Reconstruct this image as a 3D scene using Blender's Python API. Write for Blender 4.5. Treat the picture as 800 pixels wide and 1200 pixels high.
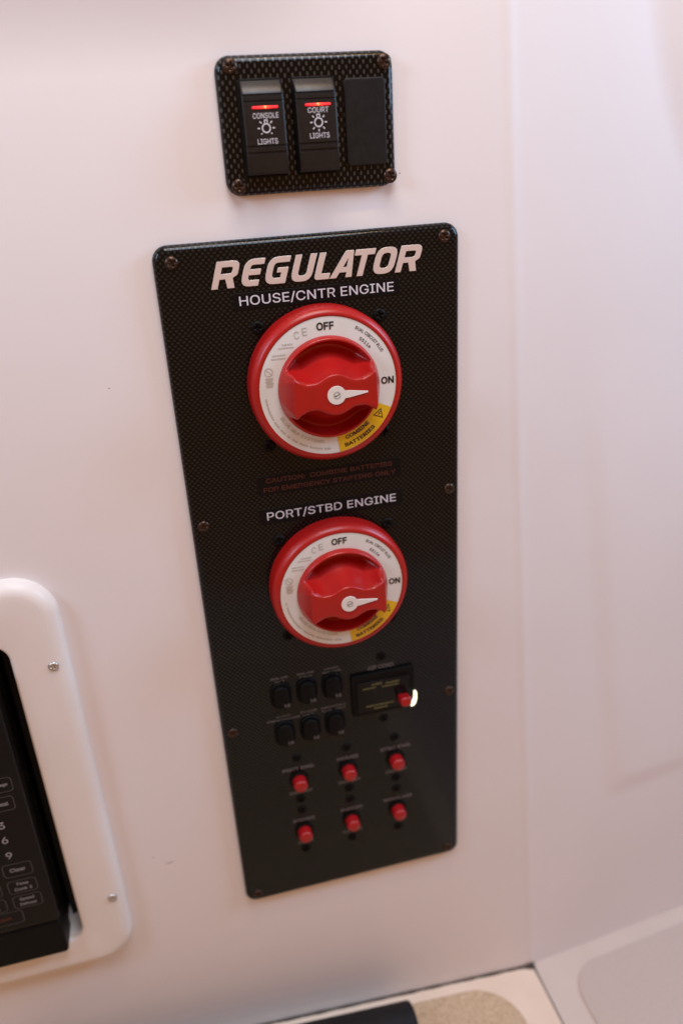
import bpy, math, random
from mathutils import Matrix, Vector
random.seed(7)
for o in list(bpy.data.objects): bpy.data.objects.remove(o)
scene = bpy.context.scene
C = scene.collection
MM = 0.001
ZO = 175.0                        # the floor corner sits at about world z = 0

# ------------------------------------------------------------------ camera
FPX = 933.437                     # focal length in pixels of the 800 x 1200 photograph
CAM = Vector((-100.17, -485.93, 556.77 + ZO))
RIGHT = Vector((0.968255, -0.243188, -0.057802))
DOWN = Vector((-0.150295, -0.381627, -0.912015))
FWD = Vector((0.199733, 0.891751, -0.406063))
cd = bpy.data.cameras.new('camera'); cam = bpy.data.objects.new('camera', cd); C.objects.link(cam)
cd.sensor_fit = 'VERTICAL'; cd.sensor_height = 36.0; cd.sensor_width = 36.0
cd.lens = FPX / 1200 * 36
cd.clip_start = 0.01; cd.clip_end = 50
m = Matrix.Identity(4)
for i in range(3):
    m[i][0] = RIGHT[i]; m[i][1] = -DOWN[i]; m[i][2] = -FWD[i]; m[i][3] = CAM[i] * MM
cam.matrix_world = m
cd.dof.use_dof = True; cd.dof.focus_distance = 0.485; cd.dof.aperture_fstop = 3.7
scene.camera = cam

# ------------------------------------------------------------------ light
w = bpy.data.worlds.new('World'); scene.world = w; w.use_nodes = True
w.node_tree.nodes['Background'].inputs[0].default_value = (1.0, 0.45, 0.18, 1)
w.node_tree.nodes['Background'].inputs[1].default_value = 0.45
def area(name, loc, target, size, power, col, shape='DISK', sy=None):
    l = bpy.data.lights.new(name, 'AREA'); l.shape = shape; l.size = size; l.energy = power; l.color = col
    if sy: l.size_y = sy
    o = bpy.data.objects.new(name, l); C.objects.link(o)
    o.location = Vector(loc); d = Vector(target) - Vector(loc)
    o.rotation_euler = d.to_track_quat('-Z', 'Y').to_euler()
    return o
area('skylight', (0.02, -0.44, 1.42), (0.02, -0.05, 0.5), 0.52, 5.9, (0.68, 0.815, 1.0))
area('daylight_doorway', (1.05, -0.30, 1.05), (0.25, 0.0, 0.65), 0.30, 8.8, (0.36, 0.66, 1.0), 'RECTANGLE', 0.50)
area('daylight_port', (-0.85, -0.38, 1.10), (-0.1, 0.0, 0.55), 0.20, 3.6, (0.50, 0.74, 1.0), 'RECTANGLE', 0.36)
area('strip_lamp', (0.02, -0.20, 1.30), (0.02, -0.05, 0.6), 0.46, 1.7, (1.0, 0.60, 0.26), 'RECTANGLE', 0.022)
vs = scene.view_settings
vs.view_transform = 'Standard'; vs.look = 'None'; vs.exposure = 0.0; vs.gamma = 1.0; vs.use_curve_mapping = False

# ------------------------------------------------------------------ helpers
def ray(px, py):
    return RIGHT * ((px - 400) / FPX) + DOWN * ((py - 600) / FPX) + FWD
def at_wall(px, py, depth=0.0):
    """photo pixel -> point (mm, panel z) on the plane standing `depth` mm proud of the wall"""
    d = ray(px, py); t = (-depth - CAM.y) / d.y; p = CAM + d * t
    return p.x, p.z - ZO
def at_plane(px, py, p0, n):
    d = ray(px, py); t = (Vector(p0) - CAM).dot(n) / d.dot(n); return CAM + d * t   # mm, world z
MATS = {}
def mat(name, col, rough=0.5, metal=0.0, spec=0.5, emit=None, es=0.0, coat=0.0, bump=None, vary=None):
    if name in MATS: return MATS[name]
    M = bpy.data.materials.new(name); M.use_nodes = True; nt = M.node_tree; b = nt.nodes['Principled BSDF']
    b.inputs['Base Color'].default_value = (*col, 1); b.inputs['Roughness'].default_value = rough
    b.inputs['Metallic'].default_value = metal; b.inputs['Specular IOR Level'].default_value = spec
    b.inputs['Coat Weight'].default_value = coat; b.inputs['Coat Roughness'].default_value = 0.08
    if emit: b.inputs['Emission Color'].default_value = (*emit, 1); b.inputs['Emission Strength'].default_value = es
    tc = None
    if bump or vary: tc = nt.nodes.new('ShaderNodeTexCoord')
    if vary:                       # (scale, second colour, roughness spread)
        n = nt.nodes.new('ShaderNodeTexNoise'); n.inputs['Scale'].default_value = vary[0]; n.inputs['Detail'].default_value = 5
        nt.links.new(tc.outputs['Object'], n.inputs['Vector'])
        mx = nt.nodes.new('ShaderNodeMix'); mx.data_type = 'RGBA'
        mx.inputs[6].default_value = (*col, 1); mx.inputs[7].default_value = (*vary[1], 1)
        cr = nt.nodes.new('ShaderNodeMapRange'); cr.inputs[1].default_value = 0.35; cr.inputs[2].default_value = 0.7
        nt.links.new(n.outputs['Fac'], cr.inputs[0]); nt.links.new(cr.outputs[0], mx.inputs[0]); nt.links.new(mx.outputs[2], b.inputs['Base Color'])
        mr = nt.nodes.new('ShaderNodeMapRange'); mr.inputs[3].default_value = max(rough - vary[2], .02); mr.inputs[4].default_value = rough + vary[2]
        nt.links.new(n.outputs['Fac'], mr.inputs[0]); nt.links.new(mr.outputs[0], b.inputs['Roughness'])
    if bump:                       # (scale, strength, distance)
        n2 = nt.nodes.new('ShaderNodeTexNoise'); n2.inputs['Scale'].default_value = bump[0]; n2.inputs['Detail'].default_value = 3
        nt.links.new(tc.outputs['Object'], n2.inputs['Vector'])
        bp = nt.nodes.new('ShaderNodeBump'); bp.inputs['Strength'].default_value = bump[1]; bp.inputs['Distance'].default_value = bump[2]
        nt.links.new(n2.outputs['Fac'], bp.inputs['Height']); nt.links.new(bp.outputs[0], b.inputs['Normal'])
    MATS[name] = M; return M
def weave(name, pu, pv, du, dv, bright):
    """carbon-look film: staggered pale dashes (pitch pu x pv mm, half size du x dv mm) under gloss lacquer"""
    M = bpy.data.materials.new(name); M.use_nodes = True; nt = M.node_tree; b = nt.nodes['Principled BSDF']; N = nt.nodes; Lk = nt.links
    def mth(op, a, c=None, d=None):
        n = N.new('ShaderNodeMath'); n.operation = op
        for i, v in enumerate((a, c, d)):
            if v is None: continue
            if isinstance(v, (int, float)): n.inputs[i].default_value = v
            else: Lk.new(v, n.inputs[i])
        return n.outputs[0]
    tc = N.new('ShaderNodeTexCoord'); sx = N.new('ShaderNodeSeparateXYZ')
    wob = N.new('ShaderNodeTexNoise'); wob.inputs['Scale'].default_value = 60; wob.inputs['Detail'].default_value = 1
    Lk.new(tc.outputs['Object'], wob.inputs['Vector']); Lk.new(tc.outputs['Object'], sx.inputs[0])
    wv = mth('MULTIPLY', mth('SUBTRACT', wob.outputs['Fac'], .5), 1.2)
    x = mth('ADD', mth('MULTIPLY', sx.outputs['X'], 1000.0), wv); z = mth('ADD', mth('MULTIPLY', sx.outputs['Z'], 1000.0), wv)
    row = mth('FLOOR', mth('DIVIDE', z, pv))
    off = mth('MULTIPLY', mth('MODULO', mth('ABSOLUTE', row), 2.0), 0.5)
    u = mth('MULTIPLY', mth('SUBTRACT', mth('FRACT', mth('ADD', mth('DIVIDE', x, pu), off)), 0.5), pu / du)
    v = mth('MULTIPLY', mth('SUBTRACT', mth('FRACT', mth('DIVIDE', z, pv)), 0.5), pv / dv)
    d = mth('ADD', mth('POWER', mth('ABSOLUTE', u), 2.4), mth('POWER', mth('ABSOLUTE', v), 2.4))
    mr = N.new('ShaderNodeMapRange'); mr.interpolation_type = 'SMOOTHSTEP'
    mr.inputs[1].default_value = 1.35; mr.inputs[2].default_value = 0.45; Lk.new(d, mr.inputs[0])
    n2 = N.new('ShaderNodeTexNoise'); n2.inputs['Scale'].default_value = 420; Lk.new(tc.outputs['Object'], n2.inputs['Vector'])
    f = mth('MULTIPLY', mr.outputs[0], mth('ADD', mth('MULTIPLY', n2.outputs['Fac'], 1.1), 0.35))
    mx = N.new('ShaderNodeMix'); mx.data_type = 'RGBA'; Lk.new(f, mx.inputs[0])
    mx.inputs[6].default_value = (.0010, .0015, .0017, 1); mx.inputs[7].default_value = (*bright, 1)
    Lk.new(mx.outputs[2], b.inputs['Base Color'])
    Lk.new(mth('MULTIPLY', f, 0.55), b.inputs['Metallic'])
    b.inputs['Roughness'].default_value = 0.30; b.inputs['Specular IOR Level'].default_value = 0.05
    b.inputs['Coat Weight'].default_value = 0.42; b.inputs['Coat Roughness'].default_value = 0.09
    bp = N.new('ShaderNodeBump'); bp.inputs['Strength'].default_value = 0.25; bp.inputs['Distance'].default_value = 0.0002
    Lk.new(f, bp.inputs['Height']); Lk.new(bp.outputs[0], b.inputs['Normal'])
    MATS[name] = M; return M

def mesh_data(name, vs, fs, smooth=True, ang=None):
    me = bpy.data.meshes.new(name); me.from_pydata([(a * MM, b * MM, c * MM) for a, b, c in vs], [], fs); me.update()
    if smooth:
        me.polygons.foreach_set('use_smooth', [True] * len(me.polygons))
        if ang: me.set_sharp_from_angle(angle=math.radians(ang))
    return me
def link(name, me, material, parent=None, loc=(0, 0, 0), rot=None):
    o = bpy.data.objects.new(name, me); C.objects.link(o)
    if material and not me.materials: me.materials.append(material)
    o.parent = parent; o.location = Vector(loc) * MM
    if rot: o.rotation_euler = rot
    return o
def thing(name, label, cat, loc=(0, 0, 0), group=None):
    o = bpy.data.objects.new(name, None); C.objects.link(o); o.empty_display_size = .02
    o.location = Vector((loc[0], loc[1], loc[2] + ZO)) * MM
    o['label'] = label; o['category'] = cat
    if group: o['group'] = group
    return o
def rrect(w, h, r, n=8, cx=0, cz=0):
    r = max(min(r, w / 2 - .01, h / 2 - .01), .01); pts = []
    for sx, sz, a0 in ((1, 1, 0), (-1, 1, 90), (-1, -1, 180), (1, -1, 270)):
        for i in range(n + 1):
            a = math.radians(a0 + 90 * i / n)
            pts.append((cx + sx * (w / 2 - r) + r * math.cos(a), cz + sz * (h / 2 - r) + r * math.sin(a)))
    return pts
def loft(rings, cap=True, capback=False):
    """rings: list of (outline [(x, z)], y); same count"""
    vs, fs = [], []; n = len(rings[0][0])
    for pts, y in rings: vs += [(x, y, z) for x, z in pts]
    for k in range(len(rings) - 1):
        for i in range(n):
            j = (i + 1) % n; fs.append((k * n + i, k * n + j, (k + 1) * n + j, (k + 1) * n + i))
    if cap: fs.append(tuple(range((len(rings) - 1) * n, len(rings) * n)))
    if capback: fs.append(tuple(reversed(range(n))))
    return vs, fs
def plate(name, w, h, t, r, er, material, parent, loc=(0, 0, 0), seg=5, n=8, back=0.0, ang=None):
    """rounded rectangular plate standing t proud of local y = 0, edge rounded with radius er"""
    rings = [(rrect(w, h, r, n), back), (rrect(w, h, r, n), -(t - er))]
    for k in range(1, seg + 1):
        a = math.pi / 2 * k / seg; ins = er * (1 - math.cos(a))
        rings.append((rrect(w - 2 * ins, h - 2 * ins, r - ins, n), -(t - er + er * math.sin(a))))
    ins = er + min(w, h) * .02
    rings.append((rrect(w - 2 * ins, h - 2 * ins, max(r - ins, .3), n), -t))
    return link(name, mesh_data(name, *loft(rings), ang=ang), material, parent, loc)
def lathe(prof, n=48):
    """profile [(r, y)] about the y axis"""
    vs, fs = [], []
    for r, y in prof: vs += [(r * math.cos(2 * math.pi * i / n), y, r * math.sin(2 * math.pi * i / n)) for i in range(n)]
    for k in range(len(prof) - 1):
        for i in range(n):
            j = (i + 1) % n; fs.append((k * n + i, k * n + j, (k + 1) * n + j, (k + 1) * n + i))
    fs.append(tuple(range((len(prof) - 1) * n, len(prof) * n)))
    return vs, fs
def hdisc(R, nr, na, h, skirt=0.0):
    vs = [(0, -h(0, 0), 0)]; fs = []
    for k in range(1, nr + 1):
        r = R * k / nr
        for i in range(na):
            a = 2 * math.pi * i / na; x, z = r * math.cos(a), r * math.sin(a); vs.append((x, -h(x, z), z))
    for i in range(na): fs.append((0, 1 + (i + 1) % na, 1 + i))
    for k in range(nr - 1):
        for i in range(na):
            j = (i + 1) % na; a = 1 + k * na; b = a + na; fs.append((a + i, a + j, b + j, b + i))
    if skirt is not None:
        b = 1 + (nr - 1) * na; s = len(vs)
        vs += [(vs[b + i][0], -skirt, vs[b + i][2]) for i in range(na)]
        for i in range(na): j = (i + 1) % na; fs.append((b + i, b + j, s + j, s + i))
    return vs, fs
def box(x0, x1, y0, y1, z0, z1):
    vs = [(x, y, z) for x in (x0, x1) for y in (y0, y1) for z in (z0, z1)]
    return vs, [(0, 1, 3, 2), (4, 6, 7, 5), (0, 4, 5, 1), (2, 3, 7, 6), (0, 2, 6, 4), (1, 5, 7, 3)]
def sstep(a, b, x):
    t = min(1, max(0, (x - a) / (b - a))); return t * t * (3 - 2 * t)
FONT = None
try:
    import os
    FONT = bpy.data.fonts.load(os.path.join(bpy.utils.system_resource('DATAFILES', path='fonts'), 'Inter.woff2'))
except Exception: FONT = None
def text_flat(s, size, width=None, bold=0.0, shear=0.0, line=0.9):
    """-> 2-D verts (mm) centred on 0, faces; size: full block height in mm; width squeezes to that many mm;
    bold pushes every outline outwards by that fraction of the size of the type"""
    cu = bpy.data.curves.new('t', 'FONT'); cu.body = s; cu.size = 1.0; cu.shear = shear
    if FONT: cu.font = FONT
    cu.align_x = 'CENTER'; cu.space_line = line; cu.resolution_u = 3
    ob = bpy.data.objects.new('t', cu); C.objects.link(ob)
    dg = bpy.context.evaluated_depsgraph_get(); me = ob.evaluated_get(dg).to_mesh()
    v = [Vector((p.co.x, p.co.y)) for p in me.vertices]; f = [tuple(p.vertices) for p in me.polygons]
    ob.evaluated_get(dg).to_mesh_clear(); bpy.data.objects.remove(ob); bpy.data.curves.remove(cu)
    if bold:
        key = {}; ids = [key.setdefault((round(a.x, 5), round(a.y, 5)), i) for i, a in enumerate(v)]
        cnt = {}
        for q in f:
            ar = sum(v[q[k]].x * v[q[(k + 1) % len(q)]].y - v[q[(k + 1) % len(q)]].x * v[q[k]].y for k in range(len(q)))
            for k in range(len(q)):
                a, b = ids[q[k]], ids[q[(k + 1) % len(q)]]
                if ar < 0: a, b = b, a
                cnt[(a, b)] = cnt.get((a, b), 0) + 1
        nrm = {}
        for (a, b) in cnt:
            if (b, a) in cnt or (v[b] - v[a]).length < 1e-7: continue
            d = (v[b] - v[a]).normalized(); n = Vector((d.y, -d.x))
            for q in (a, b): nrm.setdefault(q, []).append(n)
        mv = {}
        for q, ns in nrm.items():
            t = Vector((0, 0))
            for n in ns: t += n
            if t.length < 1e-6: continue
            t.normalize(); mv[q] = t * (bold / max(.5, sum(t.dot(n) for n in ns) / len(ns)))
        v = [v[i] + mv.get(ids[i], Vector((0, 0))) for i in range(len(v))]
    x0 = min(a.x for a in v); x1 = max(a.x for a in v); y0 = min(a.y for a in v); y1 = max(a.y for a in v)
    cap = size / (y1 - y0); sx = (width / (x1 - x0)) if width else cap * .95
    return [((a.x - (x0 + x1) / 2) * sx, (a.y - (y0 + y1) / 2) * cap) for a in v], f
def lettering(s, height, width, material, parent, loc, bold=0.0, name='lettering', shear=0.0, rot=0.0, line=0.9):
    """height: full height of the block in mm; loc: centre on the parent's face"""
    v, f = text_flat(s, height, width, bold, shear, line)
    c, sn = math.cos(rot), math.sin(rot)
    return link(name, mesh_data(name, [(x * c - z * sn, 0, x * sn + z * c) for x, z in v], f, False), material, parent, loc)
def arc_lettering(s, height, width, radius, mid_deg, material, parent, loc, bold=0.0, inward=False, name='lettering'):
    v, f = text_flat(s, height, width, bold); out = []
    for x, z in v:
        if inward: a = math.radians(mid_deg) + x / radius; r = radius - z      # read from the centre: tops point inwards
        else: a = math.radians(mid_deg) - x / radius; r = radius + z
        out.append((r * math.cos(a), 0, r * math.sin(a)))
    return link(name, mesh_data(name, out, f, False), material, parent, loc)
def sector(r0, r1, a0, a1, n=24):
    vs, fs = [], []
    for i in range(n + 1):
        a = math.radians(a0 + (a1 - a0) * i / n)
        vs += [(r0 * math.cos(a), 0, r0 * math.sin(a)), (r1 * math.cos(a), 0, r1 * math.sin(a))]
    for i in range(n): fs.append((2 * i, 2 * i + 1, 2 * i + 3, 2 * i + 2))
    return vs, fs
def stroke(pts, wd, closed=False):
    """flat ribbon along 2-D polyline, mitred, wd wide -> verts, faces in the xz plane"""
    n = len(pts); vs, fs = [], []
    for i in range(n):
        p = Vector(pts[i]); a = Vector(pts[i - 1]) if (i > 0 or closed) else None
        b = Vector(pts[(i + 1) % n]) if (i < n - 1 or closed) else None
        d1 = (p - a).normalized() if a is not None else None; d2 = (b - p).normalized() if b is not None else None
        d = ((d1 or d2) + (d2 or d1)).normalized(); nn = Vector((-d.y, d.x))
        k = 1 / max(.4, nn.dot(Vector((-(d2 or d1).y, (d2 or d1).x))))
        for s in (.5, -.5): q = p + nn * (wd * s * k); vs.append((q.x, 0, q.y))
    for i in range(n if closed else n - 1):
        j = (i + 1) % n; fs.append((2 * i, 2 * i + 1, 2 * j + 1, 2 * j))
    return vs, fs
def merge(*parts):
    vs, fs = [], []
    for v, f in parts:
        o = len(vs); vs += v; fs += [tuple(i + o for i in q) for q in f]
    return vs, fs

# ------------------------------------------------------------------ materials
WHITE = mat('white_gelcoat', (.79, .77, .775), .42, vary=(7, (.765, .74, .74), .07), bump=(16, .22, .0012), spec=.4)
TRIM = mat('white_trim_gelcoat', (.80, .775, .75), .36, vary=(14, (.765, .735, .70), .05), bump=(70, .10, .0005), spec=.4)
FLOORW = mat('dull_floor_gelcoat', (.66, .545, .47), .55, vary=(12, (.61, .50, .425), .08), bump=(60, .10, .0006), spec=.3)
CREAM = mat('cream_gelcoat', (.84, .67, .53), .4, vary=(25, (.79, .62, .48), .08), bump=(80, .12, .0005))
WEAVE_S = weave('carbon_look_coarse', 4.0, 2.55, .52, 1.08, (.075, .083, .088))
WEAVE_M = weave('carbon_look_fine', 3.45, 1.75, .85, .70, (.022, .028, .030))
BLACK = mat('black_plastic', (.004, .0039, .0038), .45, spec=.10, vary=(180, (.006, .0058, .0056), .08))
BLACKM = mat('matte_black_plastic', (.0085, .008, .0078), .5, spec=.22, vary=(220, (.012, .0115, .011), .07), bump=(1500, .15, .0001))
GLOSSB = mat('gloss_black_glass', (.004, .004, .004), .14, spec=.18, vary=(20, (.006, .0057, .0055), .05))
ROCKM = mat('satin_black_rocker', (.008, .0075, .0075), .36, spec=.38, vary=(200, (.011, .0105, .010), .05), bump=(1400, .12, .0001))
LABEL = mat('black_label_tape', (.0045, .0045, .005), .38, spec=.15)
RED = mat('red_plastic', (.40, .008, .007), .34, vary=(40, (.35, .007, .006), .06), bump=(900, .12, .0002))
REDB = mat('red_button_plastic', (.36, .007, .010), .30, vary=(300, (.30, .006, .008), .08))
FACE = mat('dial_face_print', (.71, .74, .72), .42, vary=(60, (.67, .69, .65), .05))
YEL = mat('yellow_sticker', (.72, .46, .010), .42)
INK = mat('black_ink', (.015, .015, .015), .5)
GREY = mat('grey_ink', (.40, .39, .37), .5)
GREYL = mat('pale_grey_ink', (.47, .46, .43), .5)
WPRINT = mat('white_print', (.62, .62, .68), .45)
DPRINT = mat('dull_white_print', (.145, .14, .14), .55)
SILVER = mat('satin_silver_letter', (.74, .66, .62), .33, metal=.35)
REDINK = mat('dark_red_ink', (.062, .008, .005), .5)
BRONZE = mat('blackened_bronze', (.075, .045, .03), .30, metal=.8, vary=(700, (.03, .02, .016), .1))
STEEL = mat('steel_screw', (.55, .54, .53), .3, metal=.9)
PTR = mat('white_pointer_plastic', (.72, .70, .66), .4)
OLIVE = mat('olive_print', (.12, .115, .035), .5)
KEYLINE = mat('keypad_grey_print', (.075, .075, .08), .5)
KEYTXT = mat('keypad_white_print', (.30, .30, .31), .5)
KEYRED = mat('keypad_red_print', (.11, .015, .012), .5)
RUBBER = mat('black_rubber_foam', (.009, .0085, .009), .6, spec=.2, vary=(120, (.014, .013, .013), .1), bump=(900, .3, .0004))
DIRT = mat('dark_grime', (.045, .032, .022), .8, vary=(300, (.10, .075, .05), .1))
def led_mat():
    M = bpy.data.materials.new('red_led_lens'); M.use_nodes = True; nt = M.node_tree; b = nt.nodes['Principled BSDF']
    b.inputs['Base Color'].default_value = (.4, .01, .01, 1)
    tc = nt.nodes.new('ShaderNodeTexCoord'); s = nt.nodes.new('ShaderNodeSeparateXYZ'); nt.links.new(tc.outputs['Object'], s.inputs[0])
    ab = nt.nodes.new('ShaderNodeMath'); ab.operation = 'ABSOLUTE'; nt.links.new(s.outputs['X'], ab.inputs[0])
    nz = nt.nodes.new('ShaderNodeTexNoise'); nz.inputs['Scale'].default_value = 700; nt.links.new(tc.outputs['Object'], nz.inputs['Vector'])
    ad = nt.nodes.new('ShaderNodeMath'); ad.operation = 'MULTIPLY_ADD'; ad.inputs[1].default_value = .006; nt.links.new(nz.outputs['Fac'], ad.inputs[0]); nt.links.new(ab.outputs[0], ad.inputs[2])
    cr = nt.nodes.new('ShaderNodeValToRGB'); e = cr.color_ramp.elements
    e[0].position = .26; e[0].color = (1, .40, .10, 1); e[1].position = .95; e[1].color = (.40, .006, .012, 1)
    k = e.new(.42); k.color = (.9, .025, .018, 1)
    mr = nt.nodes.new('ShaderNodeMapRange'); mr.inputs[2].default_value = .0095; nt.links.new(ad.outputs[0], mr.inputs[0])
    nt.links.new(mr.outputs[0], cr.inputs[0]); nt.links.new(cr.outputs[0], b.inputs['Emission Color'])
    b.inputs['Emission Strength'].default_value = 2.6; return M
LED = led_mat()
def nonskid(name, c1, c2, c3):
    M = bpy.data.materials.new(name); M.use_nodes = True; nt = M.node_tree; b = nt.nodes['Principled BSDF']; b.inputs['Roughness'].default_value = .75
    tc = nt.nodes.new('ShaderNodeTexCoord'); v = nt.nodes.new('ShaderNodeTexVoronoi'); v.inputs['Scale'].default_value = 620
    n = nt.nodes.new('ShaderNodeTexNoise'); n.inputs['Scale'].default_value = 520; n.inputs['Detail'].default_value = 4
    for q in (v, n): nt.links.new(tc.outputs['Object'], q.inputs['Vector'])
    cr = nt.nodes.new('ShaderNodeValToRGB'); e = cr.color_ramp.elements
    e[0].position = .36; e[0].color = (*c1, 1); e[1].position = .62; e[1].color = (*c3, 1); k = e.new(.47); k.color = (*c2, 1)
    nt.links.new(n.outputs['Fac'], cr.inputs[0]); nt.links.new(cr.outputs[0], b.inputs['Base Color'])
    bp = nt.nodes.new('ShaderNodeBump'); bp.inputs['Strength'].default_value = .6; bp.inputs['Distance'].default_value = .0008
    nt.links.new(v.outputs['Distance'], bp.inputs['Height']); nt.links.new(bp.outputs[0], b.inputs['Normal']); return M
SAND = nonskid('sand_nonskid', (.42, .29, .17), (.57, .41, .255), (.66, .49, .32))
PALESKID = nonskid('pale_nonskid', (.53, .43, .365), (.555, .45, .385), (.575, .465, .40))

# ------------------------------------------------------------------ the setting: wall, right-hand wall, floor
def structure(name, vs, fs, material, smooth=True, ang=30):
    o = link(name, mesh_data(name, [(x, y, z + ZO) for x, y, z in vs], fs, smooth, ang), material); o['kind'] = 'structure'; return o
def bend_x(z): return 149.0 + (161.0 - z) * 0.0585            # the wall's leaning edge, where it turns away
MWX0, MWX1, MWZ0, MWZ1 = -664.0, -219.0, 14.0, 284.0           # opening for the microwave
ZT, ZB = 900.0, -330.0
XR = 12.0                                                       # half width of the rounded turn
REC = math.radians(8.2)
def wall_mesh():
    vs, fs = [], []
    def quad(a, b, c, d): o = len(vs); vs.extend([a, b, c, d]); fs.append((o, o + 1, o + 2, o + 3))
    ZC = 604.0
    quad((-1000, 0, ZB), (MWX0, 0, ZB), (MWX0, 0, ZC), (-1000, 0, ZC))
    quad((MWX0, 0, ZB), (MWX1, 0, ZB), (MWX1, 0, MWZ0), (MWX0, 0, MWZ0))
    quad((MWX0, 0, MWZ1), (MWX1, 0, MWZ1), (MWX1, 0, ZC), (MWX0, 0, ZC))
    quad((MWX1, 0, ZB), (bend_x(ZB) - XR, 0, ZB), (bend_x(ZC) - XR, 0, ZC), (MWX1, 0, ZC))
    # above ZC the wall swells out into the overhead in a soft cove that dies away towards the right
    xs = [-1000, -400] + [-170 + 10 * i for i in range(28)]; zs = [ZC + 4 * i for i in range(30)] + [ZT]; o = len(vs)
    for x in xs + [None]:
        for z in zs:
            a = 0 if x is None else 1 - sstep(-50, 62, x); t = min(z - ZC, 104.0)
            vs.append((bend_x(z) - XR if x is None else x, -a * 19 * (1 - math.cos(t / 104 * math.pi)) / 2, z))
    n = len(zs)
    for i in range(len(xs)):
        for k in range(n - 1): fs.append((o + i * n + k, o + (i + 1) * n + k, o + (i + 1) * n + k + 1, o + i * n + k + 1))
    for a, b in (((MWX0, MWZ0), (MWX1, MWZ0)), ((MWX1, MWZ0), (MWX1, MWZ1)), ((MWX1, MWZ1), (MWX0, MWZ1)), ((MWX0, MWZ1), (MWX0, MWZ0))):
        quad((a[0], 0, a[1]), (b[0], 0, b[1]), (b[0], 330, b[1]), (a[0], 330, a[1]))
    quad((MWX0, 330, MWZ0), (MWX1, 330, MWZ0), (MWX1, 330, MWZ1), (MWX0, 330, MWZ1))
    # rounded turn, then a short flat run that belongs to the same moulding
    n = 24; cols = []
    for i in range(n + 1):
        t = i / n; p0, p1, p2 = (-XR, 0), (0, 0), (XR * math.cos(REC), XR * math.sin(REC))
        q = [(1 - t) ** 2 * p0[k] + 2 * t * (1 - t) * p1[k] + t * t * p2[k] for k in (0, 1)]; q[1] -= .75 * math.exp(-((q[0] - 2) / 4.5) ** 2); cols.append(q)
    cols.append((20 * math.cos(REC), 20 * math.sin(REC)))
    o = len(vs)
    for dx, dy in cols: vs.extend([(bend_x(ZB) + dx, dy, ZB), (bend_x(ZT) + dx, dy, ZT)])
    for i in range(len(cols) - 1): fs.append((o + 2 * i, o + 2 * i + 2, o + 2 * i + 3, o + 2 * i + 1))
    return vs, fs
structure('wall', *wall_mesh(), WHITE)
# right-hand wall: a slab that starts flush after the turn, with two shallow moulded recesses
rd = Vector((math.cos(REC), math.sin(REC), 0)); rn = Vector((math.sin(REC), -math.cos(REC), 0))     # along, out of the wall
def rpt(s, z, d=0.0):                    # s mm right of the leaning edge, d mm proud
    p = rd * s + rn * d; return (bend_x(z) + p.x, p.y, z)
rnl = Vector((rn.x, rn.y, 0)); lean = (Vector((bend_x(0), 0, 0)) - Vector((bend_x(100), 0, 100))); rnn = rd.cross(Vector(lean)).normalized()
if rnn.y > 0: rnn = -rnn
def on_right(px, py):
    p = at_plane(px, py, (bend_x(0), 0, ZO), rnn); z = p.z - ZO
    s = (Vector((p.x, p.y, 0)) - Vector((bend_x(z), 0, 0))).dot(rd); return s, z
def right_wall():
    """one fine sheet with a faint moulded field low down and a broad round swelling high up"""
    a, b, c = on_right(672, 430), on_right(706, 938), on_right(800, 903)
    sl = (c[1] - b[1]) / (c[0] - b[0])
    pa = [on_right(761, 2), on_right(776, 110), on_right(800, 196)]
    (ax, ay), (bx, by), (cx, cy) = pa
    dd = 2 * (ax * (by - cy) + bx * (cy - ay) + cx * (ay - by))
    ux = ((ax * ax + ay * ay) * (by - cy) + (bx * bx + by * by) * (cy - ay) + (cx * cx + cy * cy) * (ay - by)) / dd
    uy = ((ax * ax + ay * ay) * (cx - bx) + (bx * bx + by * by) * (ax - cx) + (cx * cx + cy * cy) * (bx - ax)) / dd
    R = math.hypot(ax - ux, ay - uy)
    def height(q, z):
        left = q - (a[0] + (b[0] - a[0]) * (z - a[1]) / (b[1] - a[1])); bot = (z - (b[1] + sl * (q - b[0]))) * .96
        k = 14.0; m_ = min(left, bot); h_ = max(k - abs(left - bot), 0) / k; din = m_ - h_ * h_ * k * .25
        fade = 1 - sstep(a[1] - 120, a[1] + 30, z)
        d = 2.0 * sstep(-1, 24, din) * fade
        return d + 5.0 * sstep(-2, 34, R - math.hypot(q - ux, z - uy))
    qs = [20 + 2.5 * i for i in range(112)] + [320 + 20 * i for i in range(20)]
    zs = [ZB + 4.0 * i for i in range(int((ZT - ZB) / 4) + 1)]
    vs = [rpt(q, z, height(q, z)) for q in qs for z in zs]; n = len(zs)
    fs = [(i * n + k, (i + 1) * n + k, (i + 1) * n + k + 1, i * n + k + 1) for i in range(len(qs) - 1) for k in range(n - 1)]
    structure('wall_right', vs, fs, WHITE)
right_wall()
# old scuffs on the gelcoat
wl_ = bpy.data.objects['wall']
for px, py, ln, wd, rot in ((386, 51, 2.2, .5, .3), (372, 62, 1.0, .4, 1.2), (468, 203, .8, .7, 0), (199, 1011, 9.0, .9, .12), (180, 1005, 2.5, .6, .3), (128, 455, .9, .6, 0)):
    x, z = at_wall(px, py); P_ = []
    for k in range(9):
        a = 2 * math.pi * k / 9; r = random.uniform(.7, 1.2); u, v = ln / 2 * r * math.cos(a), wd / 2 * r * math.sin(a)
        P_.append((x + u * math.cos(rot) - v * math.sin(rot), -.08, z + ZO + u * math.sin(rot) + v * math.cos(rot)))
    link('scuff_mark', mesh_data('scuff_mark', P_, [tuple(range(9))], False), mat('scuff', (.36, .31, .28), .7) if ln > 2 else mat('speck', (.10, .08, .07), .7), wl_)
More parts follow.
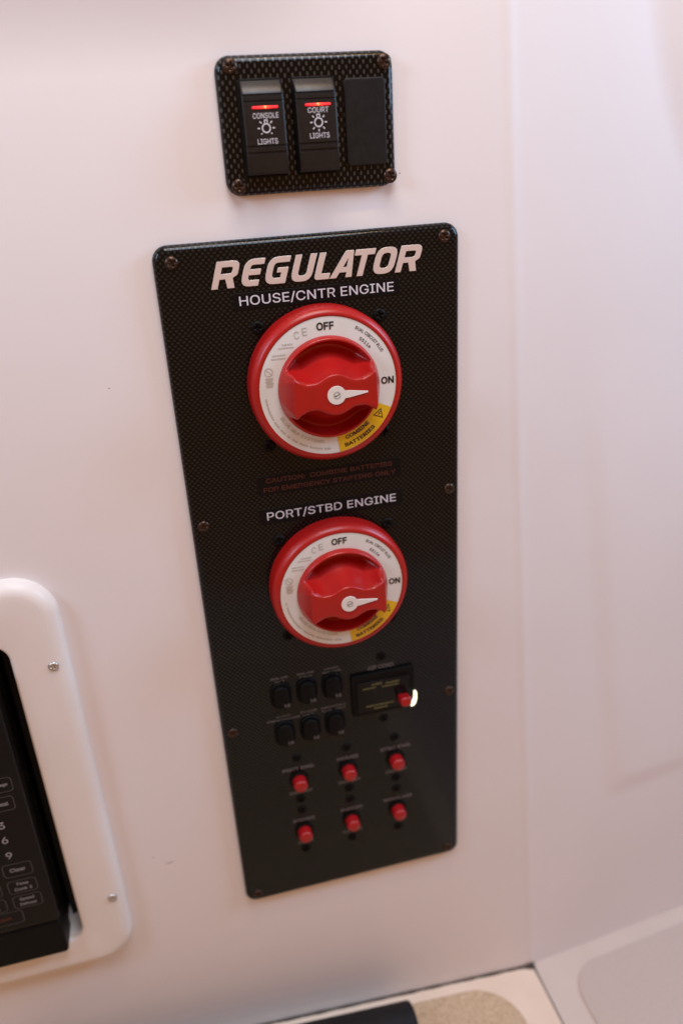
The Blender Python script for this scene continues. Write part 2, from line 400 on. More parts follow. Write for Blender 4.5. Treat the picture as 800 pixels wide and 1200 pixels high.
# floor: it drops slightly towards the right, as the boat's sole does
def floor_z(x): return -166.5 - 0.088 * x
XC = 172.0                                                     # the seam between hatch and floor
def sheet(x0, x1, y0, y1, dz, th, zfun=floor_z):
    vs = [(x, y, zfun(x) + dz - k * th) for k in (0, 1) for x, y in ((x0, y0), (x1, y0), (x1, y1), (x0, y1))]
    return vs, [(0, 1, 2, 3), (7, 6, 5, 4), (0, 4, 5, 1), (1, 5, 6, 2), (2, 6, 7, 3), (3, 7, 4, 0)]
structure('floor', *merge(sheet(XC + 1.2, 760, -900, 110, -.6, 25), sheet(-1000, XC + 1.2, -900, 60, -30, 8)), FLOORW, False)
fl = bpy.data.objects['floor']
def poly_plate(pts, z0, th, zfun):
    n = len(pts); vs = [(x, y, zfun(x) + z0) for x, y in pts] + [(x, y, zfun(x) + z0 - th) for x, y in pts]
    return vs, [tuple(range(n)), tuple(reversed(range(n, 2 * n)))] + [(i, n + i, n + (i + 1) % n, (i + 1) % n) for i in range(n)]
def rr2(x0, x1, y0, y1, r): return rrect(x1 - x0, y1 - y0, r, 10, (x0 + x1) / 2, (y0 + y1) / 2)
# pale nonskid field on the floor, its back edge running along the turned wall
def skid():
    pts = [(x, y + min((x - 205) * math.tan(REC) * 1.35, (x - 160) * math.tan(REC) - 3 + max(0, -14 - y))) for x, y in rr2(203, 560, -560, -14, 30)]
    v, f = poly_plate(pts, .9, 1.4, floor_z); me = mesh_data('nonskid_pad', [(x, y, z + ZO) for x, y, z in v], f, False)
    return link('nonskid_pad', me, PALESKID, fl)
skid()
# ------------------------------------------------------------------ shared small pieces
def screw_h(x, z, R=4.1, H=2.3):
    r2 = x * x + z * z; h = H * math.sqrt(max(0, 1 - r2 / (R * R * 1.06)))
    a, b = abs(x), abs(z)
    cr = max(1 - sstep(.45, .85, min(a, b)) , 0) * (1 - sstep(1.9, 2.5, max(a, b)))
    return h - 1.3 * cr
SCREW = mesh_data('screw', *hdisc(4.1, 12, 48, screw_h, 0))
SCREW_S = mesh_data('screw_small', *hdisc(4.0, 8, 32, lambda x, z: screw_h(x, z, 4.0, 1.8), 0))
def screw(parent, x, z, y, material=BRONZE, k=1.0, name='screw', rot=0.0, small=False):
    me = (SCREW_S if small else SCREW)
    o = bpy.data.objects.new(name, me); C.objects.link(o)
    if not me.materials: me.materials.append(None)
    o.material_slots[0].link = 'OBJECT'; o.material_slots[0].material = material
    o.parent = parent; o.location = Vector((x, y, z)) * MM; o.scale = (k, k, k); o.rotation_euler = (0, rot, 0)
    return o

# ------------------------------------------------------------------ small switch panel
SPX, SPZ, SPW, SPH, SPT = 3.7, 574.8, 98.8, 69.7, 5.6
sp = thing('switch_panel', 'small black carbon-look panel with two lit rocker switches and a blank insert', 'switch panel', (SPX, 0, SPZ))
plate('face_plate', SPW, SPH, SPT, 8.0, 4.6, WEAVE_S, sp, seg=7, n=10)
for i, (x, z) in enumerate(((-41.3, 29.3), (43.6, 28.9), (-43.0, -29.6), (45.2, -29.3))):
    screw(sp, x, z, -SPT + .2, rot=random.uniform(0, 1.5))
def rocker_mesh(W=22.6):
    pr = [(23.2, 0), (23.2, 2.2), (22.7, 3.0), (17.2, 7.6), (16.6, 7.75), (16.2, 7.2), (15.4, 7.3), (15.0, 8.0), (13.4, 8.1), (13.0, 7.6), (12.2, 7.7), (11.8, 8.35),
          (-8.3, 9.0), (-8.7, 8.4), (-9.5, 8.4), (-9.9, 9.0), (-11.6, 9.0), (-12.0, 8.4), (-12.8, 8.4), (-13.2, 9.0), (-21.6, 8.6), (-22.6, 7.9), (-23.1, 6.8), (-23.2, 5.5), (-23.2, 0)]
    xs = [(-W / 2, 1.2), (-W / 2 + .25, .45), (-W / 2 + .7, .12), (-W / 2 + 1.3, 0), (W / 2 - 1.3, 0), (W / 2 - .7, .12), (W / 2 - .25, .45), (W / 2, 1.2)]
    vs, fs = [], []; n = len(pr)
    for x, dr in xs: vs += [(x, -max(y - dr, 0) if y > 0 else 0, z) for z, y in pr]
    for k in range(len(xs) - 1):
        for i in range(n - 1): fs.append((k * n + i, k * n + i + 1, (k + 1) * n + i + 1, (k + 1) * n + i))
    fs.append(tuple(range(n))); fs.append(tuple(reversed(range((len(xs) - 1) * n, len(xs) * n))))
    return vs, fs
ROCK = mesh_data('rocker_switch', *rocker_mesh(), ang=28)
def lamp_symbol():
    P = [stroke([(2.15 * math.cos(a), 2.15 * math.sin(a)) for a in [2 * math.pi * i / 28 for i in range(28)]], .62, True)]
    for d in (0, 45, 135, 180, 225, 270, 315):
        a = math.radians(d); P.append(stroke([(3.4 * math.cos(a), 3.4 * math.sin(a)), (4.7 * math.cos(a), 4.7 * math.sin(a))], .6))
    P.append(stroke([(-.75, 2.55), (-.75, 3.9), (.75, 3.9), (.75, 2.55)], .5))
    return merge(*P)
LSYM = mesh_data('lamp_symbol', *lamp_symbol(), smooth=False)
for x, word, dz in ((-25.9 - .6, 'CONSOLE', 0), (3.1 - .6, 'COURT', 1.5)):
    rk = link('rocker_switch', ROCK, ROCKM, sp, (x, -SPT + .4, -1.2))
    rk['label'] = 'lit rocker switch marked %s LIGHTS' % word
    plate('bezel', 24.2, 49, 1.3, 2.0, .6, BLACK, rk, (0, 0, 0), seg=2, n=4, back=.3)
    led = link('indicator_or_glint', mesh_data('indicator_or_glint', *loft([(rrect(14.2, 1.25, .5, 3), -8.2), (rrect(14.2, 1.25, .5, 3), -8.75), (rrect(13.8, .9, .4, 3), -8.95)])), LED, rk, (0.6, 0, 10.0 + dz * .1))
    yy = -9.02
    lettering(word, 2.7, 14.0 if len(word) > 5 else 11.5, WPRINT, rk, (.6, -8.62, 6.0 + dz), bold=.003)
    link('lamp_symbol', LSYM, WPRINT, rk, (.4, -8.83, -.1 + dz))
    lettering('LIGHTS', 2.7, 11.0, WPRINT, rk, (.6, -9.03, -6.6 + dz), bold=.003)
plate('blank_insert', 23.8, 44.6, 2.0, 2.2, .8, BLACKM, sp, (31.6, -SPT + .2, -.8), seg=3, n=5, back=.0)

# ------------------------------------------------------------------ main battery panel
BPW, BPH, BPT = 185.0, 517.0, 5.2
bp_ = thing('battery_panel', 'tall black carbon-look panel with two red battery switches and breaker buttons', 'control panel', (0, 0, 0))
plate('face_plate', BPW, BPH, BPT, 9.0, 4.4, WEAVE_M, bp_, (0, 0, BPH / 2), seg=7, n=10)
F = -BPT
for x, z in ((-82.0, 507.5), (82.1, 509.5), (-84.7, 342.7), (84.5, 343.0), (-84.7, 174.5), (84.0, 172.6), (82.3, 9.0), (-83.0, 9.0)):
    screw(bp_, x, z, F + .2, rot=random.uniform(0, 1.5), k=.98)
# raised logo letters: outlines (x, z, corner radius) in mm, 15 high, slanted
def fillet(poly, n=5):
    out = []; m_ = len(poly)
    for i in range(m_):
        x, z, r = poly[i]; p = Vector((x, z)); a = Vector(poly[i - 1][:2]); b = Vector(poly[(i + 1) % m_][:2])
        if r <= 0: out.append((x, z)); continue
        u = (a - p); v = (b - p); lu, lv = u.length, v.length; u.normalize(); v.normalize(); th = u.angle(v)
        t = min(r / math.tan(th / 2), lu * .499, lv * .499)
        s0, s1 = p + u * t, p + v * t
        for k in range(n + 1):
            q = k / n; c = s0 * (1 - q) ** 2 + p * (2 * q * (1 - q)) + s1 * q * q; out.append((c.x, c.y))
    return out
H = 15.0; ST = 3.5; HT = 3.1
def L_R(w): return [[(0, 0, 0), (ST, 0, 0), (ST, 5.2, 0), (w - 6.6, 5.2, 0), (w - 4.2, 0, 0), (w - .2, 0, 0), (w - 2.6, 5.6, .4), (w, 7.2, 2), (w, H, 4.5), (0, H, 0)],
                    [(ST, 8.0, 0), (ST, H - HT, 0), (w - ST + .2, H - HT, 1.6), (w - ST + .2, 8.0, 1.6)]]
def L_E(w): return [[(w - 1, 0, .3), (0, 0, 5.5), (0, H, 5.5), (w, H, .3), (w, H - HT, .2), (ST + .6, H - HT, 2.4), (ST - .1, 9.2, .2), (w - 1.2, 9.2, .2), (w - 1.2, 6.2, .2), (ST - .1, 6.2, .2), (ST + .3, HT, 2.4), (w - 1, HT, .2)]]
def L_G(w): return [[(w, H, .3), (0, H, 5.5), (0, 0, 5.5), (w, 0, .4), (w, 8.8, .2), (w - 6.2, 8.8, .2), (w - 6.2, 6.3, .2), (w - ST, 6.3, .1), (w - ST, HT, .3), (ST, HT, 2.6), (ST, H - HT, 2.6), (w, H - HT, .2)]]
def L_U(w): return [[(0, H, 0), (0, 0, 5), (w, 0, 5), (w, H, 0), (w - ST, H, 0), (w - ST, HT, 2.3), (ST, HT, 2.3), (ST, H, 0)]]
def L_L(w): return [[(0, H, 0), (0, 0, 2.2), (w, 0, .2), (w, HT, .2), (ST, HT, .6), (ST, H, 0)]]
def L_A(w): return [[(0, 0, 0), (6.2, H, .3), (10.9, H, .6), (w - 1.2, 0, 0), (w - 4.9, 0, 0), (w - 5.0, 3.0, 0), (5.2, 3.0, 0), (3.9, 0, 0)], [(6.4, 5.7, 0), (w - 5.4, 5.7, 0), (8.9, 11.6, .3)]]
def L_T(w): return [[(0, H, .3), (w, H, .3), (w, H - HT, .2), (w / 2 + ST / 2, H - HT, 0), (w / 2 + ST / 2, 0, 0), (w / 2 - ST / 2, 0, 0), (w / 2 - ST / 2, H - HT, 0), (0, H - HT, .2)]]
def L_O(w): return [[(0, 0, 5.5), (w, 0, 5.5), (w, H, 5.5), (0, H, 5.5)], [(ST, HT, 2.6), (ST, H - HT, 2.6), (w - ST, H - HT, 2.6), (w - ST, HT, 2.6)]]
def logo():
    cu = bpy.data.curves.new('logo', 'CURVE'); cu.dimensions = '2D'; cu.fill_mode = 'BOTH'; cu.extrude = .0003; cu.bevel_depth = .00012; cu.bevel_resolution = 1
    for fn, x0, wd in ((L_R, -61.4, 13.6), (L_E, -44.6, 11.4), (L_G, -30.6, 12.6), (L_U, -14.9, 12.4), (L_L, -.4, 9.0), (L_A, 9.2, 14.6), (L_T, 21.6, 12.2), (L_O, 35.2, 13.0), (L_R, 50.0, 13.6)):
        for poly in fn(wd):
            pts = fillet(poly); sp_ = cu.splines.new('POLY'); sp_.points.add(len(pts) - 1); sp_.use_cyclic_u = True
            for q, (x, z) in zip(sp_.points, pts): q.co = ((x0 + x + z * .33) * MM, z * MM, 0, 1)
    ob = bpy.data.objects.new('logo', cu); C.objects.link(ob); dg = bpy.context.evaluated_depsgraph_get()
    me = bpy.data.meshes.new_from_object(ob.evaluated_get(dg)); bpy.data.objects.remove(ob)
    me.transform(Matrix(((1, 0, 0, 0), (0, 0, -1, 0), (0, 1, 0, 0), (0, 0, 0, 1))))
    return me
link('logo_lettering', logo(), SILVER, bp_, (0, F - .35, 491.0))
def strip(text, cz, w, h, tw, th, tmat, name='label_strip', bold=0.0, cx=1.5, line=.9):
    s = plate(name, w, h, .35, 1.4, .15, LABEL, bp_, (cx, F, cz), seg=2, n=4)
    lettering(text, th, tw, tmat, s, (0, -.42, 0), bold=bold, line=line); return s
strip('HOUSE/CNTR ENGINE', 482.6, 102.5, 9.6, 95.0, 6.5, WPRINT, bold=.004)
strip('PORT/STBD ENGINE', 342.6, 99.0, 11.4, 89.0, 6.6, WPRINT, bold=.004)
strip('CAUTION:  COMBINE BATTERIES\nFOR EMERGENCY STARTING ONLY', 364.8, 97.5, 13.0, 90.0, 9.6, REDINK, bold=.018, line=1.05)
# battery switches
RK = 31.6
def knob_h(x, z):
    """a flat-topped grip bar with a round hub, two scoops hollowed out beside it, a thin rim all round"""
    u, v = x / RK, z / RK; r = math.hypot(u, v); av = abs(v); au = abs(u)
    wb = .245 + .25 * sstep(.5, 1.0, au)
    e1 = av - wb; e2 = r - .375
    k = .10; hm = max(k - abs(e1 - e2), 0) / k; e = min(e1, e2) - hm * hm * k * .25
    top = 19.6 - .25 * min(1, max(0, (e + .05) / .05))
    if au > .79: top -= 17.6 * min(1, (au - .79) / .21)
    top = max(1.5, min(top, 2.0 + 118 * (1 - r)))
    wl = max(e + max(0, .925 - r), 1e-4); q = max(0, e) / wl
    bot = 4.6 - 9.5 * min(1, wl / .42)
    if q < .78: h = top + (bot - top) * (1 - (1 - q / .78) ** 1.8)
    else: h = bot + (4.6 - bot) * ((q - .78) / .22) ** 2
    if e <= 0: return top
    rim = 4.6 - 3.5 * max(0, (r - .955) / .045) ** 2
    m_ = sstep(.915, .95, r); h = h * (1 - m_) + rim * m_
    t_ = sstep(0, .03, e); return max(top, h) * (1 - t_) + h * t_ if top > h else h
KNOB = mesh_data('knob', *hdisc(RK, 84, 176, knob_h, -1))
BEZ = mesh_data('battery_switch', *lathe([(48.2, 0), (48.2, -9.6), (47.9, -11.4), (47.0, -13.1), (45.8, -14.6), (44.7, -15.3), (43.6, -15.5), (43.1, -15.3), (42.9, -14.9), (31.0, -14.9), (31.0, -2)], 128), ang=60)
RING = mesh_data('dial_face', *sector(31, 42.8, 0, 360, 128), smooth=False)
STICK = mesh_data('warning_sticker', *sector(31.6, 42.6, -84, -24, 30), smooth=False)
def pointer():
    n = 30; pts = []
    a0 = math.radians(24)
    for i in range(n + 1):
        a = a0 + (2 * math.pi - 2 * a0) * i / n; pts.append((5.6 * math.cos(a), 5.6 * math.sin(a)))
    pts = [(19.2, -.4), (19.2, .4), (8.0, 2.1)] + pts + [(8.0, -2.1)]
    sh = lambda k: [(x * k, z * k) for x, z in pts]
    return loft([(pts, 0), (pts, -.5), (sh(.975), -.75)])
PTRM = mesh_data('pointer', *pointer(), ang=40)
def tri():
    a = [(0, 3.0), (-3.1, -2.3), (3.1, -2.3)]
    return merge(stroke(a, .55, True), stroke([(.4, 1.3), (-.5, -.1), (.45, -.2), (-.3, -1.5)], .42))
TRI = mesh_data('warning_symbol', *tri(), smooth=False)
def battery_switch(cz, lab):
    b = link('battery_switch', BEZ, RED, bp_, (1.3, F, cz)); b['label'] = lab
    y = -15.0
    link('dial_face', RING, FACE, b, (0, y, 0))
    link('warning_sticker', STICK, YEL, b, (0, y - .12, 0))
    link('knob', KNOB, RED, b, (0, y, 0))
    link('pointer', PTRM, PTR, b, (0, y - 19.5, 0))
    lettering('e', 4.6, 4.6, GREY, b, (.2, y - 20.3, 0), bold=.01, rot=.25)
    t = y - .22
    lettering('OFF', 4.7, 10.6, INK, b, (.0, t, 37.3), bold=.028)
    lettering('ON', 4.5, 8.2, INK, b, (37.3, t, 0.2), bold=.028)
    arc_lettering('DUAL CIRCUIT PLUS', 2.0, 23, 39.3, 45, INK, b, (0, t, 0), bold=.008)
    arc_lettering('5511e', 2.0, 9.0, 34.8, 46, INK, b, (0, t, 0), bold=.008)
    arc_lettering('COMBINE', 2.7, 17.5, 34.5, -61, INK, b, (0, t, 0), bold=.03, inward=True)
    arc_lettering('BATTERIES', 2.7, 22.5, 39.3, -62, INK, b, (0, t, 0), bold=.03, inward=True)
    s = link('warning_symbol', TRI, INK, b, (37.2 * math.cos(math.radians(-33)), t, 37.2 * math.sin(math.radians(-33)))); s.rotation_euler = (0, math.radians(22), 0); s.scale = (.95,) * 3
    lettering('C', 4.4, 3.0, GREY, b, (-17.6, t, 33.6), bold=-.005, rot=.05); lettering('E', 4.4, 3.0, GREY, b, (-12.6, t, 35.2), bold=-.005, rot=.05)
    # rows of approval marks too small to read: fine grey rules
    for k, (dx, dz, ww) in enumerate(((-23.2, 28.8, 7), (-24.4, 26.9, 9), (-29.2, 22.9, 8), (-29.6, 20.9, 8.5))):
        rules = []; x = -ww / 2
        while x < ww / 2 - .4:
            l = random.uniform(.5, 1.3); rules.append(stroke([(x, 0), (min(x + l, ww / 2), 0)], .75)); x += l + .35
        link('fine_print', mesh_data('fine_print', *merge(*rules), smooth=False), GREYL, b, (dx, t, dz))
    link('fine_print', mesh_data('fine_print', *merge(stroke([(2.4 * math.cos(q), 2.4 * math.sin(q) + 3.2) for q in [6.283 * i / 20 for i in range(20)]], .45, True), stroke([(-1.6, 4.6), (1.6, 1.8)], .4),
         *[stroke([(-2.4 + (i % 2) * .3, -.6 - i * 1.0), (2.5 - (i % 3) * .4, -.6 - i * 1.0)], .5) for i in range(6)]), smooth=False), GREYL, b, (-36.2, t, 10.2))
    arc_lettering('BLUE SEA SYSTEMS', 2.0, 33, 34.6, 234, GREY, b, (0, t, 0), inward=True)
    rules = []
    a = 184.0
    while a < 266:
        l = random.uniform(1.2, 3.4); rules.append(sector(38.9, 39.9, a, a + l, 4)); a += l + random.choice((.7, .7, 2.4))
    link('fine_print', mesh_data('fine_print', *merge(*rules), smooth=False), GREYL, b, (0, t, 0))
    for sx, sz in ((-1, 1), (1, 1), (-1, -1), (1, -1)):
        screw(bp_, 1.3 + sx * 38.0, cz + sz * 37.5, F + .1, BLACK, 1.05, 'mounting_screw', random.uniform(0, 1.5), True)
battery_switch(428.9, 'red battery switch under the HOUSE/CNTR ENGINE label')
battery_switch(286.7, 'red battery switch under the PORT/STBD ENGINE label')
# six small black breakers
def oval_dome(x, z): return 4.6 - 2.2 * ((x / 6.6) ** 2 + (z / 10.2) ** 2)
def small_breaker():
    rings = [(rrect(15.5, 22.5, 7.6, 8), 0), (rrect(15.5, 22.5, 7.6, 8), -1.5), (rrect(14.5, 21.5, 7.1, 8), -2.1), (rrect(13.0, 20, 6.4, 8), -2.1), (rrect(12.6, 19.6, 6.2, 8), -1.4),
             (rrect(11.8, 18.8, 5.8, 8), -1.4), (rrect(11.6, 18.6, 5.7, 8), -4.2), (rrect(10.6, 17.6, 5.2, 8), -5.0), (rrect(6, 11, 2.9, 8), -5.5)]
    return loft(rings)
SB = mesh_data('breaker', *small_breaker(), ang=50)
words = ['BILGE\nAFT', 'BILGE\nFWD', 'HIGH\nWATER', 'AUTO\nFRESHWATER', 'FUME\nDET.', 'MEMORY\nC.O. DET']
wid = [12.5, 12.5, 14.5, 25, 12.5, 19.5]
for i in range(6):
    x = (-46.6, -27.2, -8.0)[i % 3]; z = (199.6, 165.4)[i // 3]
    b = link('breaker', SB, BLACK, bp_, (x, F, z))
    lettering(words[i], 4.6, wid[i], DPRINT, bp_, (x + .2, F - .12, z + 13.4), bold=.012, line=1.0, name='breaker_label')
    lettering('15', 2.6, 4.2, DPRINT, b, (3.2, -1.62 - 3.9, -6.4), bold=.02)
# air conditioner breaker
ab = plate('air_conditioner_breaker', 49, 36.5, 3.0, 1.6, .7, BLACK, bp_, (30.6, F, 186.0), seg=3, n=4)
lettering('AIR COND.', 3.6, 21, DPRINT, bp_, (30.2, F - .14, 207.6), bold=.015, name='breaker_label')
cowl = plate('cover', 41, 27, 1.2, 1.4, .5, GLOSSB, ab, (-.4, -3.0, -1.2), seg=3, n=4)
def rows(specs):
    P = []
    for x0, x1, z, wd in specs:
        x = x0
        while x < x1 - .3:
            l = random.uniform(.8, 2.2); P.append(stroke([(x, z), (min(x + l, x1), z)], wd)); x += l + .5
    return mesh_data('fine_print', *merge(*P), smooth=False)
link('fine_print', rows([(-9, -1, 9.6, 1.5), (2, 13, 8.8, 1.5), (-16, -6, 6.8, 1.3), (-1, 12, 6.2, 1.3)]), OLIVE, ab, (-.4, -4.35, 0))
link('fine_print', rows([(-14, 8, -9.5, 1.4), (-8, 3, -12.3, 1.4)]), OLIVE, ab, (-.4, -4.35, 0))
link('toggle', mesh_data('toggle', *loft([(rrect(8.2, 6.6, 1.5, 4), 0), (rrect(8.4, 7.2, 1.8, 4), -5), (rrect(8.4, 7.4, 2, 4), -8.4), (rrect(7.4, 6.4, 2, 4), -9.6), (rrect(4.5, 3.5, 1.4, 4), -10)]), ang=50), REDB, ab, (14.6, -4.2, -7.4), rot=(math.radians(-12), 0, 0))
def glint_shape():
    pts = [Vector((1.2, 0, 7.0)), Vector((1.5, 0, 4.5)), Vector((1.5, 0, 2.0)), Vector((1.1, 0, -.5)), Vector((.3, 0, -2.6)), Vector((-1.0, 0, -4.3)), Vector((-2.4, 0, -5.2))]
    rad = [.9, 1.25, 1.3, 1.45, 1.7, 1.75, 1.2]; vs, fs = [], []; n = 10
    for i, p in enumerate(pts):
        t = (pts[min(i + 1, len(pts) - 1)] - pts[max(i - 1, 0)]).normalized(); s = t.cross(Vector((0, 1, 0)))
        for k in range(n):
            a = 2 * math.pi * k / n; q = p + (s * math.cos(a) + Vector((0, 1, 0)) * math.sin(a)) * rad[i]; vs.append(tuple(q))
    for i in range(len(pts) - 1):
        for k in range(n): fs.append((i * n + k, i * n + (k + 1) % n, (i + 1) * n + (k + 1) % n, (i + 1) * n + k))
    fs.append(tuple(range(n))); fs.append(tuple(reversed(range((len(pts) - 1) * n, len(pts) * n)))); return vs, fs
link('indicator_or_glint', mesh_data('indicator_or_glint', *glint_shape()), mat('warm_white_glint', (.9, .85, .7), .3, emit=(1.0, .93, .66), es=2.2), ab, (23.2, -3.6, -11.4))  # lamp's reflection on the glossy cover edge, built as a glowing curved piece
screw(bp_, 30.6, 216.5, F + .1, BLACK, .9, 'mounting_screw', .3, True); screw(bp_, 30.6, 159.5, F + .1, BLACK, .9, 'mounting_screw', .9, True)
# six red push-button breakers
NUT = mesh_data('breaker', *lathe([(7.6, 0), (7.6, -1.2), (7.1, -1.7), (5.9, -1.7), (5.7, -1.0), (3, -1.0)], 40), ang=40)
BTN = mesh_data('push_button', *lathe([(5.5, 0), (5.5, -1.5), (5.4, -6.6), (5.2, -7.6), (4.7, -8.4), (3.7, -9.0), (2.0, -9.25), (1.0, -9.3)], 40), ang=50)
rw = [('PORT ENG.', 'CHARGER'), ('HOUSE', 'CHARGER'), ('STBD ENG.', 'CHARGER'), ('STEREO', 'MAIN'), ('WASHDOWN', 'CHARGER'), ('WINDLASS', '')]
rwid = [(25, 18), (17, 18), (25.5, 18), (17.5, 12), (18, 16.5), (24.5, 0)]
for i in range(6):
    x = (-39.6, -.4, 38.6)[i % 3]; z = (117.6, 65.4)[i // 3]
    b = link('breaker', NUT, BLACK, bp_, (x, F, z))
    link('push_button', BTN, REDB, b, (0, -.8, 0))
    lettering(rw[i][0], 3.2, rwid[i][0], DPRINT, bp_, (x + .6, F - .13, z + 11.2), bold=.02, name='breaker_label')
    if rw[i][1]: lettering(rw[i][1], 2.8, rwid[i][1], DPRINT, bp_, (x + .4, F - .13, z - 12.2), bold=.02, name='breaker_label')
    for dz in (21.5, -19.5): screw(bp_, x, z + dz, F + .1, BLACK, .95, 'mounting_screw', random.uniform(0, 1.5), True)

# ------------------------------------------------------------------ microwave trim ring and microwave
FX0, FX1, FZ0, FZ1 = -698.0, -184.5, -18.0, 325.5
fw, fh = FX1 - FX0, FZ1 - FZ0; fcx, fcz = (FX0 + FX1) / 2, (FZ0 + FZ1) / 2
ow, oh = MWX1 - MWX0 - 1.0, MWZ1 - MWZ0 - 1.0; ocx, ocz = (MWX0 + MWX1) / 2 - fcx, (MWZ0 + MWZ1) / 2 - fcz
tr = thing('microwave_trim_frame', 'raised white moulded frame with rounded corners screwed around the black microwave', 'frame', (fcx, 0, fcz))
def trim():
    D = 11.0; n = 12; rings = [(rrect(fw, fh, 27, n), 0)]
    for k in range(0, 7):
        a = math.pi / 2 * k / 6; i = 8.5 * (1 - math.cos(a)); rings.append((rrect(fw - 2 * i, fh - 2 * i, 27 - i, n), -(D - 8.5 + 8.5 * math.sin(a))))
    rings.append((rrect(fw - 24, fh - 24, 18, n), -D))
    for k in range(0, 5):
        a = math.pi / 2 * k / 4; i = 2.5 * math.cos(math.pi / 2 - a) - 2.5
        rings.append((rrect(ow - 2 * i - 0, oh - 2 * i, 12 - i, n, ocx, ocz), -(D - 2.5 + 2.5 * math.cos(a))))
    rings.append((rrect(ow, oh, 12, n, ocx, ocz), 20))
    return loft(rings, cap=False)
link('moulding', mesh_data('moulding', *trim(), ang=50), TRIM, tr)
for px, py in ((63, 781), (132, 1052)):
    x, z = at_wall(px, py, 11.0)
    s = screw(tr, x - fcx, z - fcz, -10.9, STEEL, .85, 'screw', .5)
for x in (-690 + 6, -440):
    for z in (255, 37): 
        if x < -600: screw(tr, x - fcx, z - fcz, -10.9, STEEL, .85, 'screw', .2)
MX0, MX1, MZ0, MZ1, MF = -650.0, -230.5, 13.5, 272.0, 20.0
mw = thing('microwave_oven', 'black microwave oven with printed keypad recessed in the white frame', 'microwave', ((MX0 + MX1) / 2, 0, MZ0))
mcx = (MX0 + MX1) / 2; ML = lambda x, y, z: (x - mcx, y, z - MZ0)
link('casing', mesh_data('casing', *box(MX0 + 4 - mcx, MX1 - 2 - mcx, 2, 320, 2.5, MZ1 - MZ0), smooth=False), BLACK, mw)
for xa, xb in ((MX1 - mcx + 1, MWX1 - 1.2 - mcx), (MX0 - 12 - mcx, MX0 - 1 - mcx)):
    link('liner', mesh_data('liner', *box(xa, xb, 14, 320, 1.5, 261), smooth=False), BLACKM, mw)
KW = 112.0; kcx = MX1 - KW / 2
def front(name, x0, x1, z0, z1, material, t=MF, er=2.2):
    return plate(name, x1 - x0, z1 - z0, t, 3.0, er, material, mw, ML((x0 + x1) / 2, 0, (z0 + z1) / 2), seg=4, n=5, back=4.0, ang=60)
front('keypad', MX1 - KW, MX1, MZ0 + 34.5, MZ1, GLOSSB)
front('door_release', MX1 - KW, MX1, MZ0, MZ0 + 33.6, BLACK, MF - .6)
dr = front('door', MX0, MX1 - KW - 1.5, MZ0, MZ1, GLOSSB)
plate('window', 230, 170, .6, 8, .3, BLACKM, dr, (-10, -MF, 8), seg=2, n=5)
def keytxt(px, py, s, hgt, wdt, m_=KEYTXT, bold=.01, dx=0.0):
    x, z = at_wall(px, py, MF + .2); lettering(s, hgt, wdt, m_, mw, ML(x + dx, -MF - .15, z), bold=bold, name='key_print', line=1.0)
def keybox(px, py, wd, hg, dx=0.0):
    x, z = at_wall(px, py, MF + .2)
    link('key_outline', mesh_data('key_outline', *stroke(rrect(wd, hg, 2.4, 4), .42, True), smooth=False), KEYLINE, mw, ML(x + dx, -MF - .15, z))
PXK = 21.0
for (px, py, s) in ((2, 968, '3'), (6, 985, '6'), (11, 1003, '9')):
    keytxt(px, py, s, 6.0, 4.2, bold=.008)
    for q, d in enumerate((-24, -48)): keytxt(px, py, str(int(s) - 1 - q), 6.0, 4.2 if int(s) - 1 - q != 1 else 2.6, bold=.02, dx=d)
for (px, py, s, wdt, hh) in ((21, 1019, 'Clear', 10.5, 3.4), (27, 1038, 'Time\nCook 2', 12, 7.6), (33, 1055, 'Speed\nDefrost', 11.5, 7.6)):
    keybox(px, py, 19.5, 11.8); keytxt(px, py, s, hh, wdt)
for (px, py, s, wdt, hh, mm_) in ((27, 1038, 'Timer', 10, 3.4, KEYTXT), (33, 1055, 'Power\nLevel', 11, 7.6, KEYTXT)):
    keybox(px, py, 19.5, 11.8, -24.5); keytxt(px, py, s, hh, wdt, mm_, dx=-24.5)
x_, z_ = at_wall(18, 1072, MF)
keybox(6, 1078, 26, 11.8); keytxt(6, 1078, 'Start', 3.6, 10, KEYRED)
keybox(0, 921, 19.5, 11.8, -2); keytxt(0, 921, 'Beverage', 3.2, 14, dx=-2); keybox(2, 943, 19.5, 11.8, -1.5); keytxt(2, 943, 'Reheat', 3.4, 12, dx=-1.5)

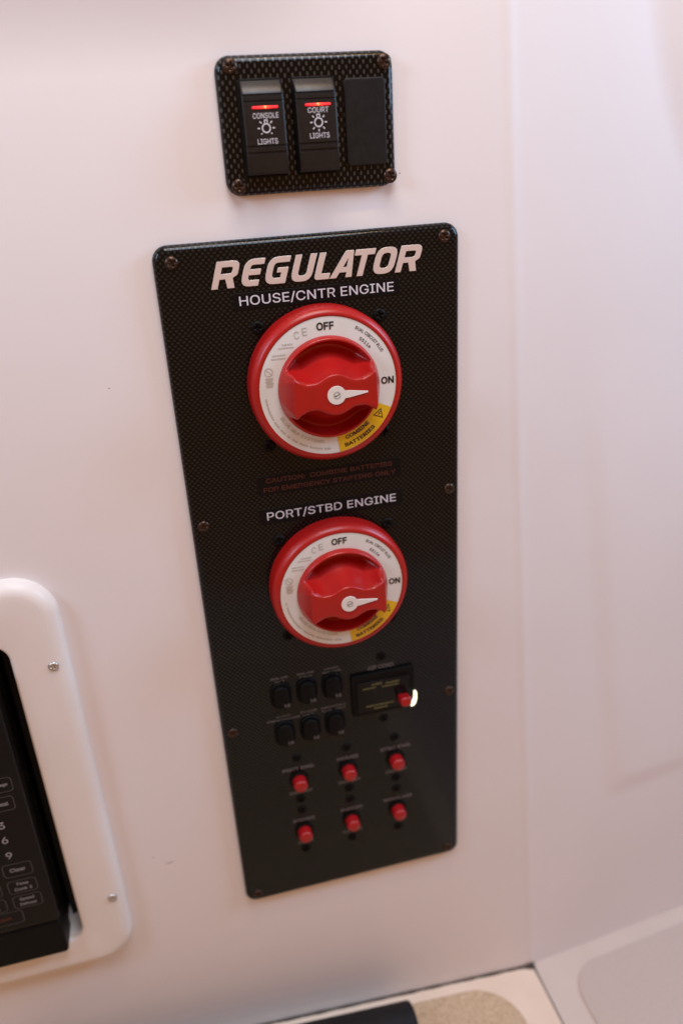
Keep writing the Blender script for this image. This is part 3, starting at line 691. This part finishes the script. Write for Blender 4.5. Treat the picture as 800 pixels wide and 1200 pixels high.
# ------------------------------------------------------------------ floor hatch with sandy nonskid, grime in its seam, black tube
ht = thing('floor_hatch', 'cream floor hatch with a sandy speckled nonskid pad, beside the black tube', 'hatch', (0, 0, floor_z(0)))
fz0 = floor_z(0); hz = lambda x: floor_z(x) - fz0
def hatch():
    return sheet(-420, XC - .4, -620, -2.0, 0.0, 22, hz)
link('lid', mesh_data('lid', *hatch(), smooth=False), CREAM, ht)
pad = poly_plate(rr2(-390, 140, -600, -13, 42), 1.3, 1.8, hz)
link('nonskid_pad', mesh_data('nonskid_pad', *pad, smooth=False), SAND, ht)
def grime():
    """dirty sealant in the joint between wall and hatch, ragged along its length"""
    vs, fs = [], []; n = 120; rnd = random.Random(3)
    for i in range(n + 1):
        t = i / n; x = -150 + (XC + 1.5 + 150) * t
        wv = .35 + .55 * abs(math.sin(x * .11) * math.sin(x * .037)) + rnd.uniform(0, .4) + 2.6 * math.exp(-((x - XC + 1) / 7.0) ** 2)
        z = hz(x); vs += [(x, -.15, z + wv * 1.1), (x, -1.2 - wv * .5, z + .5 * wv), (x, -1.6 - wv * 1.2, z + .12), (x, -1.6 - wv, z - 3), (x, -.1, z - 3)]
    for i in range(n):
        for k in range(5): a = i * 5; fs.append((a + k, a + (k + 1) % 5, a + 5 + (k + 1) % 5, a + 5 + k))
    return vs, fs
link('seam_grime', mesh_data('seam_grime', *grime()), DIRT, ht)
def seam2():
    vs, fs = [], []; n = 60; rnd = random.Random(5)
    for i in range(n + 1):
        y = -1 - 260 * (i / n); wv = .25 + rnd.uniform(0, .25) + 1.6 * math.exp(y / 9.0)
        x = XC + .4; z = hz(x); vs += [(x - wv, y, z + .12), (x, y, z + .25 + .3 * wv), (x + .7 + .4 * wv, y, z - .3)]
    for i in range(n):
        for k in range(2): a = i * 3; fs.append((a + k, a + k + 1, a + 4 + k, a + 3 + k))
    return vs, fs
link('seam_grime', mesh_data('seam_grime', *seam2()), DIRT, ht)
tx, tR = 36.0, 20.0
tb = thing('padded_tube', 'black foam covered tube lying on the floor hatch along the wall', 'tube', (tx, -46.0, floor_z(tx) + 1.3 + tR + .3))
def tube():
    slope = 0.088; vs, fs = [], []; n = 40
    prof = [(0, tR - 7), (0, tR - 3.2), (-.8, tR - 1.0), (-2.6, tR), (-40, tR), (-120, tR + .3), (-230, tR), (-330, tR), (-331, tR - 5)]
    for s, r in prof:
        for i in range(n):
            a = 2 * math.pi * i / n; vs.append((s + .0 * math.sin(a), r * math.cos(a), r * math.sin(a) - s * slope))
    for k in range(len(prof) - 1):
        for i in range(n): j = (i + 1) % n; fs.append((k * n + i, k * n + j, (k + 1) * n + j, (k + 1) * n + i))
    fs.append(tuple(range((len(prof) - 1) * n, len(prof) * n)))
    return vs, fs
link('foam_sleeve', mesh_data('foam_sleeve', *tube(), ang=50), RUBBER, tb)
def core():
    v, f = lathe([(tR - 7.2, 0), (tR - 7.2, -10), (2, -10)], 32); return [(y + .0 - 2, x, z) for x, y, z in v], f
link('end_plug', mesh_data('end_plug', *core(), ang=40), BLACK, tb)
